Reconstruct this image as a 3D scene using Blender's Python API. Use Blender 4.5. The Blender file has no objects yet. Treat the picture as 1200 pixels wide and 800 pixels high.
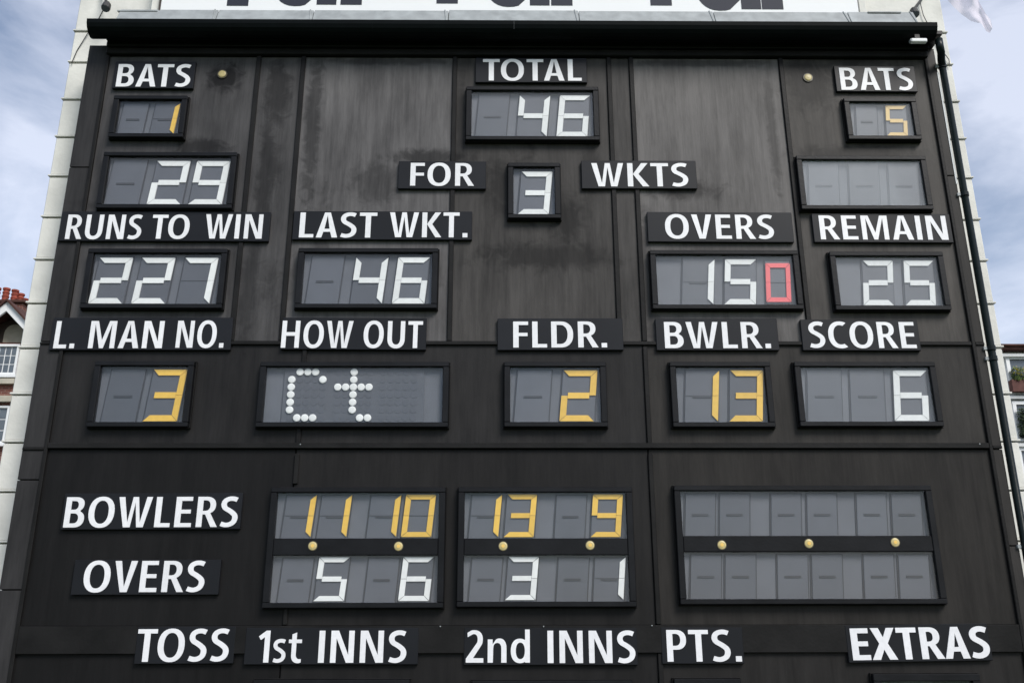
import bpy, bmesh, math, random
from mathutils import Vector, Matrix
random.seed(7)
SC = bpy.context.scene
COL = SC.collection
# ------------------------------------------------------------------ camera
F_PX, PITCH, YAW, ROLL = 1092.3, 0.322417, 0.010178, -0.002174
DIST, ZC = 10.0, 3.0
cy_, sy_ = math.cos(YAW), math.sin(YAW)
cp_, sp_ = math.cos(PITCH), math.sin(PITCH)
_f = Vector((sy_*cp_, cy_*cp_, sp_)); _r = Vector((cy_, -sy_, 0)); _u = _r.cross(_f)
cr_, sr_ = math.cos(ROLL), math.sin(ROLL)
RI = cr_*_r + sr_*_u; UP = -sr_*_r + cr_*_u
cam = bpy.data.cameras.new("camera")
camo = bpy.data.objects.new("camera", cam); COL.objects.link(camo)
M = Matrix((RI, UP, -_f)).transposed().to_4x4(); M.translation = Vector((0, -DIST, ZC))
camo.matrix_world = M
cam.sensor_width = 36; cam.lens = 36*F_PX/1200; cam.clip_end = 8000; cam.clip_start = 0.1
SC.camera = camo
# ------------------------------------------------------------------ sky, sun, exposure
SUN_EL, SUN_AZ = math.radians(44), math.radians(146)      # azimuth clockwise from +Y (north)
w = bpy.data.worlds.new("World"); SC.world = w; w.use_nodes = True
nt = w.node_tree; N = nt.nodes; L = nt.links
bg = N["Background"]; bg.inputs[1].default_value = 0.115
sky = N.new("ShaderNodeTexSky"); sky.sky_type = 'NISHITA'; sky.sun_disc = False
sky.sun_elevation = SUN_EL; sky.sun_rotation = SUN_AZ; sky.air_density = 1.15; sky.dust_density = 1.3; sky.ozone_density = 3.0
tc = N.new("ShaderNodeTexCoord")
mp = N.new("ShaderNodeMapping"); mp.inputs["Scale"].default_value = (1.0, 1.0, 2.2); mp.inputs["Rotation"].default_value = (0, 0.25, 0); mp.inputs["Location"].default_value = (0.55, 0, 0)
L.new(tc.outputs["Generated"], mp.inputs[0])
nz = N.new("ShaderNodeTexNoise"); nz.inputs["Scale"].default_value = 2.6; nz.inputs["Detail"].default_value = 9; nz.inputs["Roughness"].default_value = 0.55; nz.inputs["Distortion"].default_value = 0.3
L.new(mp.outputs[0], nz.inputs["Vector"])
rp = N.new("ShaderNodeValToRGB"); rp.color_ramp.elements[0].position = 0.40; rp.color_ramp.elements[1].position = 0.60
rp.color_ramp.elements[0].color = (.06, .06, .06, 1); rp.color_ramp.elements[1].color = (.92, .92, .92, 1)
L.new(nz.outputs["Fac"], rp.inputs[0])
mx = N.new("ShaderNodeMix"); mx.data_type = 'RGBA'
cl = N.new("ShaderNodeMix"); cl.data_type = 'RGBA'; cl.inputs[0].default_value = .62      # cloud: half its own white, half the sky light it passes on
cl.inputs[7].default_value = (9.1, 9.4, 10.6, 1); L.new(sky.outputs[0], cl.inputs[6]); L.new(cl.outputs[2], mx.inputs[7])
L.new(rp.outputs[0], mx.inputs[0]); L.new(sky.outputs[0], mx.inputs[6]); L.new(mx.outputs[2], bg.inputs[0])
sun = bpy.data.lights.new("sun", 'SUN'); sun.energy = 2.95; sun.angle = math.radians(24); sun.color = (1.0, 0.96, 0.90)
so = bpy.data.objects.new("sun", sun); COL.objects.link(so)
sd = Vector((math.sin(SUN_AZ)*math.cos(SUN_EL), math.cos(SUN_AZ)*math.cos(SUN_EL), math.sin(SUN_EL)))
so.rotation_euler = sd.to_track_quat('Z', 'Y').to_euler(); so.location = (20, -30, 40)
SC.view_settings.view_transform = 'Standard'; SC.view_settings.look = 'None'; SC.view_settings.gamma = 1
SC.view_settings.exposure = 0.14
SC.cycles.max_bounces = 8; SC.cycles.transparent_max_bounces = 12

# ------------------------------------------------------------------ helpers
def W(px, py, y=0.0):
    """photo pixel -> (x, z) on the vertical plane at depth y"""
    d = RI*((px-600)/F_PX) - UP*((py-400)/F_PX) + _f
    t = (y+DIST)/d.y
    return d.x*t, ZC + d.z*t

class MB:
    def __init__(s): s.v = []; s.f = []
    def box(s, x0, x1, y0, y1, z0, z1):
        if x0 > x1: x0, x1 = x1, x0
        if y0 > y1: y0, y1 = y1, y0
        if z0 > z1: z0, z1 = z1, z0
        b = len(s.v)
        s.v += [(x0,y0,z0),(x1,y0,z0),(x1,y1,z0),(x0,y1,z0),(x0,y0,z1),(x1,y0,z1),(x1,y1,z1),(x0,y1,z1)]
        s.f += [tuple(b+i for i in q) for q in ((0,3,2,1),(4,5,6,7),(0,1,5,4),(1,2,6,5),(2,3,7,6),(3,0,4,7))]
        return s
    def prism(s, pts, y0, y1):
        """pts: (x,z) polygon (any winding), extruded y0 (front) .. y1 (back)"""
        a = sum(pts[i][0]*pts[(i+1)%len(pts)][1]-pts[(i+1)%len(pts)][0]*pts[i][1] for i in range(len(pts)))
        if a < 0: pts = pts[::-1]
        n = len(pts); b = len(s.v)
        s.v += [(x,y0,z) for x,z in pts] + [(x,y1,z) for x,z in pts]
        s.f.append(tuple(range(b, b+n))); s.f.append(tuple(range(b+2*n-1, b+n-1, -1)))
        for i in range(n):
            j = (i+1) % n; s.f.append((b+j, b+i, b+n+i, b+n+j))
        return s
    def prismx(s, pts, x0, x1):
        """pts: (y,z) polygon extruded along x"""
        n = len(pts); b = len(s.v)
        s.v += [(x0,y,z) for y,z in pts] + [(x1,y,z) for y,z in pts]
        s.f.append(tuple(range(b, b+n))); s.f.append(tuple(range(b+2*n-1, b+n-1, -1)))
        for i in range(n):
            j = (i+1) % n; s.f.append((b+j, b+i, b+n+i, b+n+j))
        return s
    def tube(s, pts, r, n=10):
        pts = [Vector(p) for p in pts]; rings = []
        for i, p in enumerate(pts):
            d = (pts[min(i+1,len(pts)-1)]-pts[max(i-1,0)]).normalized()
            a = d.cross(Vector((0,1,0)));
            if a.length < .1: a = d.cross(Vector((1,0,0)))
            a.normalize(); c = d.cross(a)
            rr = r[i] if isinstance(r,(list,tuple)) else r
            b = len(s.v)
            for k in range(n):
                t = 2*math.pi*k/n; s.v.append(tuple(p+a*math.cos(t)*rr+c*math.sin(t)*rr))
            rings.append(b)
        for i in range(len(rings)-1):
            for k in range(n):
                k2 = (k+1)%n; s.f.append((rings[i]+k, rings[i]+k2, rings[i+1]+k2, rings[i+1]+k))
        s.f.append(tuple(rings[0]+k for k in range(n))[::-1]); s.f.append(tuple(rings[-1]+k for k in range(n)))
        return s
    def disc(s, x, z, r, y0, y1, n=20, dome=0):
        b = len(s.v)
        ang = [2*math.pi*k/n for k in range(n)]
        levels = [(r, y1), (r, y0+dome), (r*.75, y0+dome*.35), ] if dome else [(r, y1), (r, y0)]
        for rr, yy in levels:
            s.v += [(x+rr*math.cos(t), yy, z+rr*math.sin(t)) for t in ang]
        for l in range(len(levels)-1):
            for k in range(n):
                k2=(k+1)%n; s.f.append((b+l*n+k, b+l*n+k2, b+(l+1)*n+k2, b+(l+1)*n+k))
        s.v.append((x, y0, z)); c = len(s.v)-1; q = b+(len(levels)-1)*n
        for k in range(n): s.f.append((q+k, q+(k+1)%n, c))
        return s
    def build(s, name, mat, parent=None, bevel=0.0, smooth=False, seg=1):
        me = bpy.data.meshes.new(name)
        off = Vector((0,0,0)); p = parent
        while p is not None: off += p.location; p = p.parent
        me.from_pydata([(x-off.x, y-off.y, z-off.z) for x,y,z in s.v], [], s.f)
        bm = bmesh.new(); bm.from_mesh(me)
        bmesh.ops.recalc_face_normals(bm, faces=bm.faces)
        if bevel: bmesh.ops.bevel(bm, geom=bm.edges[:], offset=bevel, segments=seg, affect='EDGES', profile=.5, clamp_overlap=True)
        bm.to_mesh(me); bm.free()
        if smooth:
            for q in me.polygons: q.use_smooth = True
        o = bpy.data.objects.new(name, me); COL.objects.link(o)
        me.materials.append(mat)
        if parent: o.parent = parent
        return o

def thing(name, label, cat, loc, group=None):
    o = bpy.data.objects.new(name, None); COL.objects.link(o); o.location = loc
    o.empty_display_size = .1
    o["label"] = label; o["category"] = cat
    if group: o["group"] = group
    return o
def tag(o, label, cat, group=None):
    o["label"] = label; o["category"] = cat
    if group: o["group"] = group
    return o

# ------------------------------------------------------------------ materials
def mat(name, col, rough=.5, var=.15, scale=6, spec=.5, bump=0, bscale=60, metallic=0, coat=0, orand=0):
    m = bpy.data.materials.new(name); m.use_nodes = True
    t = m.node_tree; n = t.nodes; l = t.links; p = n["Principled BSDF"]
    g = n.new("ShaderNodeNewGeometry"); z = n.new("ShaderNodeTexNoise")
    z.inputs["Scale"].default_value = scale; z.inputs["Detail"].default_value = 6
    l.new(g.outputs["Position"], z.inputs["Vector"])
    r = n.new("ShaderNodeMapRange"); r.inputs[1].default_value=.3; r.inputs[2].default_value=.7
    r.inputs[3].default_value = 1-var; r.inputs[4].default_value = 1+var
    l.new(z.outputs["Fac"], r.inputs[0])
    mm = n.new("ShaderNodeVectorMath"); mm.operation='SCALE'; mm.inputs[0].default_value = col
    src = r.outputs[0]
    if orand:                                  # each piece has faded a little differently
        oi = n.new("ShaderNodeObjectInfo"); ro = n.new("ShaderNodeMapRange"); ro.inputs[3].default_value = 1-orand; ro.inputs[4].default_value = 1+orand*.6
        l.new(oi.outputs["Random"], ro.inputs[0]); mu = n.new("ShaderNodeMath"); mu.operation='MULTIPLY'
        l.new(r.outputs[0], mu.inputs[0]); l.new(ro.outputs[0], mu.inputs[1]); src = mu.outputs[0]
    l.new(src, mm.inputs["Scale"]); l.new(mm.outputs[0], p.inputs["Base Color"])
    p.inputs["Roughness"].default_value = rough; p.inputs["Specular IOR Level"].default_value = spec; p.inputs["Metallic"].default_value = metallic
    if coat: p.inputs["Coat Weight"].default_value = coat
    if bump:
        z2 = n.new("ShaderNodeTexNoise"); z2.inputs["Scale"].default_value = bscale; z2.inputs["Detail"].default_value = 5
        l.new(g.outputs["Position"], z2.inputs["Vector"])
        b = n.new("ShaderNodeBump"); b.inputs["Strength"].default_value = bump; b.inputs["Distance"].default_value = .01
        l.new(z2.outputs["Fac"], b.inputs["Height"]); l.new(b.outputs[0], p.inputs["Normal"])
    return m

STAINS = []   # (x, z, rx, rz, amount) in metres, filled below
def weathered_black():
    """black board paint: faded, rain-streaked; object colour red channel = how faded this board is, green = warmth"""
    m = bpy.data.materials.new("weathered_black_paint"); m.use_nodes = True
    t = m.node_tree; n = t.nodes; l = t.links; p = n["Principled BSDF"]
    def math_(op, a, b=None, clamp=False):
        k = n.new("ShaderNodeMath"); k.operation = op; k.use_clamp = clamp
        for i, s in enumerate((a, b)):
            if s is None: continue
            if hasattr(s, 'links'): l.new(s, k.inputs[i])
            else: k.inputs[i].default_value = s
        return k.outputs[0]
    def rng(s, a, b, c, d):
        k = n.new("ShaderNodeMapRange"); l.new(s, k.inputs[0])
        for i, v in enumerate((a,b,c,d)): k.inputs[i+1].default_value = v
        return k.outputs[0]
    g = n.new("ShaderNodeNewGeometry"); oi = n.new("ShaderNodeObjectInfo")
    sc = n.new("ShaderNodeSeparateColor"); l.new(oi.outputs["Color"], sc.inputs[0])
    def noise(scale, vec, det=6, ro=.55, dist=0):
        mpp = n.new("ShaderNodeMapping"); mpp.inputs["Scale"].default_value = vec
        l.new(g.outputs["Position"], mpp.inputs[0])
        # offset each board so neighbouring boards do not share one pattern
        ad = n.new("ShaderNodeVectorMath"); ad.operation='ADD'; l.new(mpp.outputs[0], ad.inputs[0])
        cb = n.new("ShaderNodeCombineXYZ"); l.new(math_('MULTIPLY', sc.outputs["Blue"], 37.0), cb.inputs[1]); l.new(cb.outputs[0], ad.inputs[1])
        z = n.new("ShaderNodeTexNoise"); z.inputs["Scale"].default_value = scale; z.inputs["Detail"].default_value = det
        z.inputs["Roughness"].default_value = ro; z.inputs["Distortion"].default_value = dist
        l.new(ad.outputs[0], z.inputs["Vector"]); return z.outputs["Fac"]
    streak = rng(noise(8, (1.0, 1, .09), 8, .68, .15), .3, .7, 0, 1)
    fine = rng(noise(38, (1.0, 1, .05), 4, .6), .3, .7, 0, 1)
    cloud = rng(noise(1.3, (1.0, 1, .45), 6, .6, .2), .33, .68, 0, 1)
    cloud2 = rng(noise(3.4, (1.0, 1, .33), 7, .66, .15), .36, .64, 0, 1)
    fade = math_('ADD', math_('MULTIPLY', streak, .36), math_('MULTIPLY', cloud, .22))
    fade = math_('ADD', fade, math_('MULTIPLY', cloud2, .18))
    fade = math_('ADD', fade, math_('MULTIPLY', fine, .15))
    # stains of their own shape
    sp = n.new("ShaderNodeSeparateXYZ"); l.new(g.outputs["Position"], sp.inputs[0])
    wob = math_('SUBTRACT', noise(5.5, (1,1,1), 5, .6, 1.2), .5)
    tot = None
    for (x, z, rx, rz, am) in STAINS:
        dx = math_('DIVIDE', math_('SUBTRACT', sp.outputs[0], x), rx); dz = math_('DIVIDE', math_('SUBTRACT', sp.outputs[2], z), rz)
        d = math_('SQRT', math_('ADD', math_('MULTIPLY', dx, dx), math_('MULTIPLY', dz, dz)))
        d = math_('ADD', d, math_('MULTIPLY', wob, 2.2))
        k = n.new("ShaderNodeMapRange"); k.interpolation_type='SMOOTHSTEP'; l.new(d, k.inputs[0])
        for i, v in enumerate((1.5, .45, 0.0, am)): k.inputs[i+1].default_value = v
        tot = k.outputs[0] if tot is None else math_('MAXIMUM', tot, k.outputs[0])
    keep = math_('SUBTRACT', 1.0, tot, True) if tot is not None else 1.0
    fade = math_('MULTIPLY', math_('ADD', .20, math_('MULTIPLY', fade, 1.25)), sc.outputs["Red"])
    fade = math_('MULTIPLY', fade, keep, True)
    mxx = n.new("ShaderNodeMix"); mxx.data_type='RGBA'; l.new(fade, mxx.inputs[0])
    mxx.inputs[6].default_value = (.0035, .0033, .0033, 1)
    warm = n.new("ShaderNodeMix"); warm.data_type='RGBA'; l.new(sc.outputs["Green"], warm.inputs[0])
    warm.inputs[6].default_value = (.150, .145, .149, 1); warm.inputs[7].default_value = (.143, .129, .115, 1)
    l.new(warm.outputs[2], mxx.inputs[7]); l.new(mxx.outputs[2], p.inputs["Base Color"])
    l.new(rng(streak, 0, 1, .42, .56), p.inputs["Roughness"])
    p.inputs["Specular IOR Level"].default_value = .13
    b = n.new("ShaderNodeBump"); b.inputs["Strength"].default_value = .25; b.inputs["Distance"].default_value = .006
    l.new(noise(30, (1,1,.25), 5, .6), b.inputs["Height"]); l.new(b.outputs[0], p.inputs["Normal"])
    return m

def glass_mat():
    m = bpy.data.materials.new("window_glass"); m.use_nodes = True
    t = m.node_tree; n = t.nodes; l = t.links; n.remove(n["Principled BSDF"])
    tr = n.new("ShaderNodeBsdfTransparent"); tr.inputs[0].default_value = (.985,.99,.99,1)
    gl = n.new("ShaderNodeBsdfGlossy"); gl.inputs["Roughness"].default_value = .02
    fr = n.new("ShaderNodeFresnel"); fr.inputs[0].default_value = 1.5
    k = n.new("ShaderNodeMath"); k.operation='MULTIPLY'; k.use_clamp = True
    ge = n.new("ShaderNodeNewGeometry"); fm = n.new("ShaderNodeMath"); fm.operation='MULTIPLY_ADD'   # only the front face reflects (thin pane)
    l.new(ge.outputs["Backfacing"], fm.inputs[0]); fm.inputs[1].default_value = -1.15; fm.inputs[2].default_value = 1.15
    l.new(fr.outputs[0], k.inputs[0]); l.new(fm.outputs[0], k.inputs[1])
    mi = n.new("ShaderNodeMixShader"); l.new(k.outputs[0], mi.inputs[0]); l.new(tr.outputs[0], mi.inputs[1]); l.new(gl.outputs[0], mi.inputs[2])
    df = n.new("ShaderNodeBsdfDiffuse"); df.inputs[0].default_value = (.62,.65,.69,1)       # sky reflection painted as a pale film, stronger on the right-hand panes
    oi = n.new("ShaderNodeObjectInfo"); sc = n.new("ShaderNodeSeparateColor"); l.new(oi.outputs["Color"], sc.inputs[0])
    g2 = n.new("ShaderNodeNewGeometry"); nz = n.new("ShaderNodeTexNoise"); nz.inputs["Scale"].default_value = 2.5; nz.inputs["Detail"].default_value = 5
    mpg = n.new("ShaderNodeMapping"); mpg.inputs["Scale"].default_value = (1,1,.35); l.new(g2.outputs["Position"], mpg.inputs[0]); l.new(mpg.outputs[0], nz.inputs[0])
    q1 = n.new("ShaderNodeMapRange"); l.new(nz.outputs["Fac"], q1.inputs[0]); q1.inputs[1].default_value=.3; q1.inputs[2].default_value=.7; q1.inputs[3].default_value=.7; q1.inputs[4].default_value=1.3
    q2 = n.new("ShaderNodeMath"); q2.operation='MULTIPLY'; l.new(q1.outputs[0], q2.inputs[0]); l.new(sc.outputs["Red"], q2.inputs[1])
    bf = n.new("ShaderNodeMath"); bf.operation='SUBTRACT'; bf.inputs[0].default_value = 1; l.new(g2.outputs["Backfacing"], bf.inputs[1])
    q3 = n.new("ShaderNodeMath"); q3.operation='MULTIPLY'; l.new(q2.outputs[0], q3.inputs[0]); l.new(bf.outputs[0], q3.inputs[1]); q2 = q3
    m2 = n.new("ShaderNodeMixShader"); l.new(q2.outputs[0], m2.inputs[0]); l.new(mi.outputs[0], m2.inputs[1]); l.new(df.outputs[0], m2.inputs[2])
    l.new(m2.outputs[0], n["Material Output"].inputs[0])
    return m

def brick_mat():
    m = bpy.data.materials.new("red_brick"); m.use_nodes = True
    t = m.node_tree; n = t.nodes; l = t.links; p = n["Principled BSDF"]
    g = n.new("ShaderNodeNewGeometry"); s = n.new("ShaderNodeSeparateXYZ"); c = n.new("ShaderNodeCombineXYZ")
    l.new(g.outputs["Position"], s.inputs[0])
    a = n.new("ShaderNodeMath"); a.operation='ADD'; l.new(s.outputs[0], a.inputs[0]); l.new(s.outputs[1], a.inputs[1])
    l.new(a.outputs[0], c.inputs[0]); l.new(s.outputs[2], c.inputs[1])
    b = n.new("ShaderNodeTexBrick"); b.inputs["Scale"].default_value = 1; b.inputs["Brick Width"].default_value=.225; b.inputs["Row Height"].default_value=.075; b.inputs["Mortar Size"].default_value=.008
    b.inputs["Color1"].default_value=(.19,.055,.035,1); b.inputs["Color2"].default_value=(.12,.035,.028,1); b.inputs["Mortar"].default_value=(.22,.16,.13,1)
    l.new(c.outputs[0], b.inputs[0]); l.new(b.outputs[0], p.inputs["Base Color"]); p.inputs["Roughness"].default_value=.9
    return m

MAT = {}
def px2(px, py, rx, rz, am): x, z = W(px, py, 0); return (x, z, rx, rz, am)
STAINS += [px2(262,92,.19,.20,.85), px2(500,184,.45,.10,.7), px2(440,215,.30,.25,.45), px2(948,100,.30,.42,.6),
           px2(325,110,.16,.42,.6), px2(236,172,.30,.12,.7), px2(640,300,.75,.16,.6), px2(665,258,.18,.30,.6),
           px2(318,195,.12,.30,.5), px2(800,222,.42,.12,.7), px2(1000,180,.7,.10,.55), px2(592,215,.22,.4,.5), px2(400,330,.9,.3,.4)]
STAINS += [px2(366,150,.09,1.1,.55), px2(311,200,.09,.9,.5), px2(540,130,.07,.5,.5), px2(760,330,.12,.8,.4), px2(905,150,.06,.9,.45),
           px2(290,340,.10,.6,.4), px2(375,300,.10,.8,.4), px2(690,200,.10,.5,.4), px2(620,215,.10,.5,.5), px2(150,240,.5,.10,.4), px2(860,290,.8,.10,.4),
           px2(1000,70,.5,.08,.5), px2(450,72,.9,.05,.5), px2(820,74,.9,.05,.5)]
MAT['board'] = weathered_black()
MAT['frame'] = mat("black_frame_paint", (.0075,.0078,.0092), .42, .3, 4, .18, .15, 40)
MAT['batten'] = mat("black_batten_paint", (.0110,.0106,.0105), .5, .35, 3, .14, .2, 30)
MAT['plate'] = mat("charcoal_sign_paint", (.0105,.0113,.0140), .42, .2, 1.3, .2)
MAT['letter'] = mat("white_letter", (.80,.80,.82), .45, .05, 22, orand=.05)
MAT['module'] = mat("grey_module", (.092,.097,.115), .5, .06, 5, orand=.16)
MAT['module_edge'] = mat("dark_grey_module_slot", (.034,.036,.043), .6, .05, 3)
MAT['dotback'] = mat("dark_dot_panel", (.085,.090,.106), .6, .06, 9)
MAT['housing'] = mat("grey_module_housing", (.118,.123,.142), .55, .10, 3, orand=.10)
MAT['white'] = mat("white_segment", (.84,.84,.83), .4, .04, 18, orand=.07)
MAT['yellow'] = mat("yellow_segment", (.84,.52,.07), .4, .05, 18, orand=.10)
MAT['paleyellow'] = mat("pale_yellow_segment", (.82,.54,.14), .4, .03, 12)
MAT['red'] = mat("red_segment", (.92,.13,.14), .4, .02, 12)
MAT['lamp'] = mat("cream_lamp", (.55,.45,.20), .35, .12, 60)
MAT['lamp_rim'] = mat("lamp_rim", (.10,.085,.05), .4, .1, 20)
MAT['glass'] = glass_mat()
MAT['gutter'] = mat("dark_green_gutter", (.003,.0045,.005), .5, .2, 5, .07, .1, 20)
MAT['pipe'] = mat("dark_green_pipe", (.0045,.0085,.0085), .35, .2, 5, .2, .1, 20)
MAT['lead'] = mat("grey_lead", (.30,.32,.325), .5, .18, 7, .4, .2, 25)
MAT['cable'] = mat("cable", (.03,.03,.03), .6, .1)
MAT['stone'] = mat("pale_painted_stone", (.71,.70,.655), .8, .13, 2.2, .2, .35, 18)
MAT['joint'] = mat("dirty_stone_joint", (.33,.32,.29), .9, .3, 9, .1, .3, 30)
MAT['banner'] = mat("white_banner", (.84,.85,.86), .6, .015, 1, .2)
MAT['navy'] = mat("navy_print", (.030,.033,.048), .6, .05, 2, .2)
MAT['brick'] = brick_mat()
MAT['pot'] = mat("red_chimney_pot", (.26,.06,.04), .8, .3, 8, .2)
MAT['tile'] = mat("brown_roof_tile", (.075,.035,.028), .85, .3, 6, .2, .4, 12)
MAT['whitepaint'] = mat("white_paint", (.76,.77,.77), .55, .04, 3)
MAT['darkwood'] = mat("dark_wood", (.05,.035,.028), .7, .2, 5)
MAT['pane'] = mat("dark_window_glass", (.10,.12,.14), .08, .2, 2, .6)
MAT['stucco'] = mat("white_stucco", (.66,.67,.66), .8, .06, 1.5, .2, .2, 20)
MAT['trimstone'] = mat("sandstone_trim", (.42,.39,.32), .8, .15, 3, .2)
MAT['planter'] = mat("brown_planter", (.11,.05,.042), .7, .2, 6, .2)
MAT['leaf'] = mat("green_leaf", (.07,.11,.02), .6, .4, 14)
MAT['flower'] = mat("yellow_flower", (.55,.42,.03), .6, .2, 20)
MAT['darkleaf'] = mat("dark_leaf", (.03,.05,.02), .6, .4, 14)
MAT['grass'] = mat("grass_ground", (.045,.085,.022), .9, .25, .3, .1)
MAT['asphalt'] = mat("paved_apron", (.12,.12,.115), .9, .15, 2, .1)
MAT['flag'] = mat("pale_flag_cloth", (.78,.70,.75), .8, .05, 4, .1)
_m = MAT['flag']; _t = _m.node_tree; _p = _t.nodes["Principled BSDF"]; _p.inputs["Alpha"].default_value = .5     # thin cloth, sky shows through
MAT['steel'] = mat("white_flagpole", (.7,.7,.7), .4, .03)
MAT['seat'] = mat("stand_seating", (.10,.105,.11), .8, .3, .5, .1)

# ------------------------------------------------------------------ ground
def struct(o): o["kind"] = "structure"; return o
g = MB(); g.v = [(-3000,-3000,0),(3000,-3000,0),(3000,3000,0),(-3000,3000,0)]; g.f = [(0,1,2,3)]
struct(g.build("ground", MAT['grass']))
g = MB(); g.v = [(-40,-6,.006),(40,-6,.006),(40,60,.006),(-40,60,.006)]; g.f = [(0,1,2,3)]
struct(g.build("pavement", MAT['asphalt']))

# ------------------------------------------------------------------ layout numbers on the board (metres)
def zrow(py, y=0.0, px=600): return W(px, py, y)[1]
def xcol(px, py, y=0.0): return W(px, py, y)[0]
Z_TOP = zrow(67.8); Z_R1 = zrow(401.3); Z_R2 = zrow(525.9); Z_B0 = zrow(733); Z_B1 = zrow(765)
XL_IN = (xcol(129,60)+xcol(71.5,415)+xcol(32.5,675))/3
XL_OUT = (xcol(106,50)+xcol(79,215)+xcol(43,415)+xcol(12,615))/4
XR_IN = (xcol(1084,73)+xcol(1142,405)+xcol(1173,615))/3
XR_OUT = (xcol(1101,90)+xcol(1128,250)+xcol(1157,430)+xcol(1186,600))/4
XA = xcol(298,110); XB = xcol(349,135); XC = xcol(529,185); XD = xcol(715.5,185); XE = (xcol(742.5,185)+xcol(761,561))/2; XF = xcol(928.6,224)
XG = xcol(344.5,561)
Z_SOF = zrow(55.5)
Z_BASE = 0.0

sb = thing("scoreboard", "tall black boarded scoreboard wall carrying all the signs and displays", "scoreboard", (0, 0.04, 0))
carc = MB().box(XL_OUT+.01, XR_OUT-.01, .04, .37, 0, Z_SOF-.005).build("back_board", MAT['frame'], sb)
def panel(x0, x1, z0, z1, fade, warm=0.0, y=0.0):
    o = MB().box(x0+.006, x1-.006, y, .038, z0+.006, z1-.006).build("panel", MAT['board'], sb, bevel=.004)
    o.color = (fade, warm, random.random(), 1); return o
# upper storey boards
for x0, x1, fd, wm in ((XL_IN, XA, .50, .05), (XA, XB, .52, .1), (XB, XC, .88, .15), (XC, XD, .46, .55), (XD, XE, .50, .5), (XE, XF, .98, .35), (XF, XR_IN, .55, .75)):
    zm = Z_R1 + (Z_TOP-Z_R1)*random.uniform(.30,.36)
    panel(x0, x1, Z_R1, Z_TOP, fd, wm)
for x0, x1, fd, wm in ((XL_IN, XG, .13, .1), (XG, XE, .16, .2), (XE, XR_IN, .26, .75)):
    panel(x0, x1, Z_R2, Z_R1, fd, wm)
for x0, x1, fd, wm in ((XL_IN, XG, .06, .0), (XG, XE, .10, .3), (XE, XR_IN, .18, .8)):
    panel(x0, x1, Z_B0, Z_R2, fd, wm)
for x0, x1, fd, wm in ((XL_IN, XG, .05, .0), (XG, XE, .09, .2), (XE, XR_IN, .14, .5)):
    panel(x0, x1, .9, Z_B0, fd, wm)
# side pilasters (their own short boards)
zs = [.9, zrow(690), zrow(562), Z_R1, zrow(198), Z_SOF]
for a, b in zip(zs, zs[1:]): panel(XL_OUT, XL_IN, a, b, .24, .0, -.012)
zs = [.9, zrow(640), Z_R2, Z_R1, zrow(205), Z_SOF]
for a, b in zip(zs, zs[1:]): panel(XR_IN, XR_OUT, a, b, .26, .6, -.012)
MB().box(XL_OUT, XR_OUT, -.03, .037, .0, .89).build("plinth", MAT['frame'], sb, bevel=.01)
# battens
def vb(x, z0, z1, wd=.05, d=.028, dx=0): MB().box(x-wd*.1+dx, x+wd*.9+dx, -d, .01, z0, z1).build("batten", MAT['batten'], sb, bevel=.006)
for x in (XA, XB, XC, XD, XE, XF): vb(x, Z_R1+.012, Z_TOP-.002, .055)
vb(XE, Z_R2+.012, Z_R1-.055, .05); vb(XG, Z_R2+.012, Z_R1-.055, .05); vb(XE, Z_B0+.012, Z_R2-.055, .05); vb(XG, zrow(567), Z_R2-.055, .05)
vb(XG, Z_B0+.012, zrow(712), .045); vb(XE, .9, Z_B1-.002, .05)
for x, s in ((XL_IN, -1), (XR_IN, 1)):
    MB().box(x-.02, x+.02, -.035, .01, .9, Z_TOP-.003).build("batten", MAT['batten'], sb, bevel=.006)
def hb(z0, z1, d, x0=XL_IN+.022, x1=XR_IN-.022): return MB().box(x0, x1, -d, .01, z0, z1).build("rail", MAT['batten'], sb, bevel=.006)
hb(Z_R1-.035, Z_R1+.01, .032); hb(Z_R2+.0, Z_R2+.06, .045)
hb(Z_B1, Z_B0+.005, .04)
hb(Z_R1-.033, Z_R1-.005, .03, XL_OUT+.01, XL_IN-.022); hb(Z_R2-.015, Z_R2+.02, .03, XL_OUT+.01, XL_IN-.022)
hb(Z_R1-.033, Z_R1-.0, .03, XR_IN+.022, XR_OUT-.01); hb(Z_R2-.0, Z_R2+.035, .03, XR_IN+.022, XR_OUT-.01)
for bx_, bp in ((516,735),(764,734),(637,735),(352,526.5),(1148,526)):
    xx, zz_ = W(bx_, bp+(-6 if bp < 600 else -1.5), -.045)
    MB().disc(xx, zz_, .007, -.052, -.03, 8, .002).build("bolt", MAT['lead'], sb)
# fascia + soffit
MB().box(XL_IN-.02, XR_IN+.02, -.06, .037, Z_TOP, Z_TOP+(Z_SOF-Z_TOP)*.55).build("fascia", MAT['batten'], sb, bevel=.008)
MB().box(XL_IN-.01, XR_IN+.03, -.10, .036, Z_TOP+(Z_SOF-Z_TOP)*.55+.003, Z_SOF).build("fascia", MAT['frame'], sb, bevel=.008)
MB().box(XL_IN-.01, XR_OUT-.02, -.30, .35, Z_SOF+.003, Z_SOF+.05).build("soffit", MAT['frame'], sb)
MB().box(XR_OUT-.018, XR_OUT+.0, -.02, .03, zrow(215), zrow(84)).build("edge_strip", MAT['whitepaint'], sb)

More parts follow.
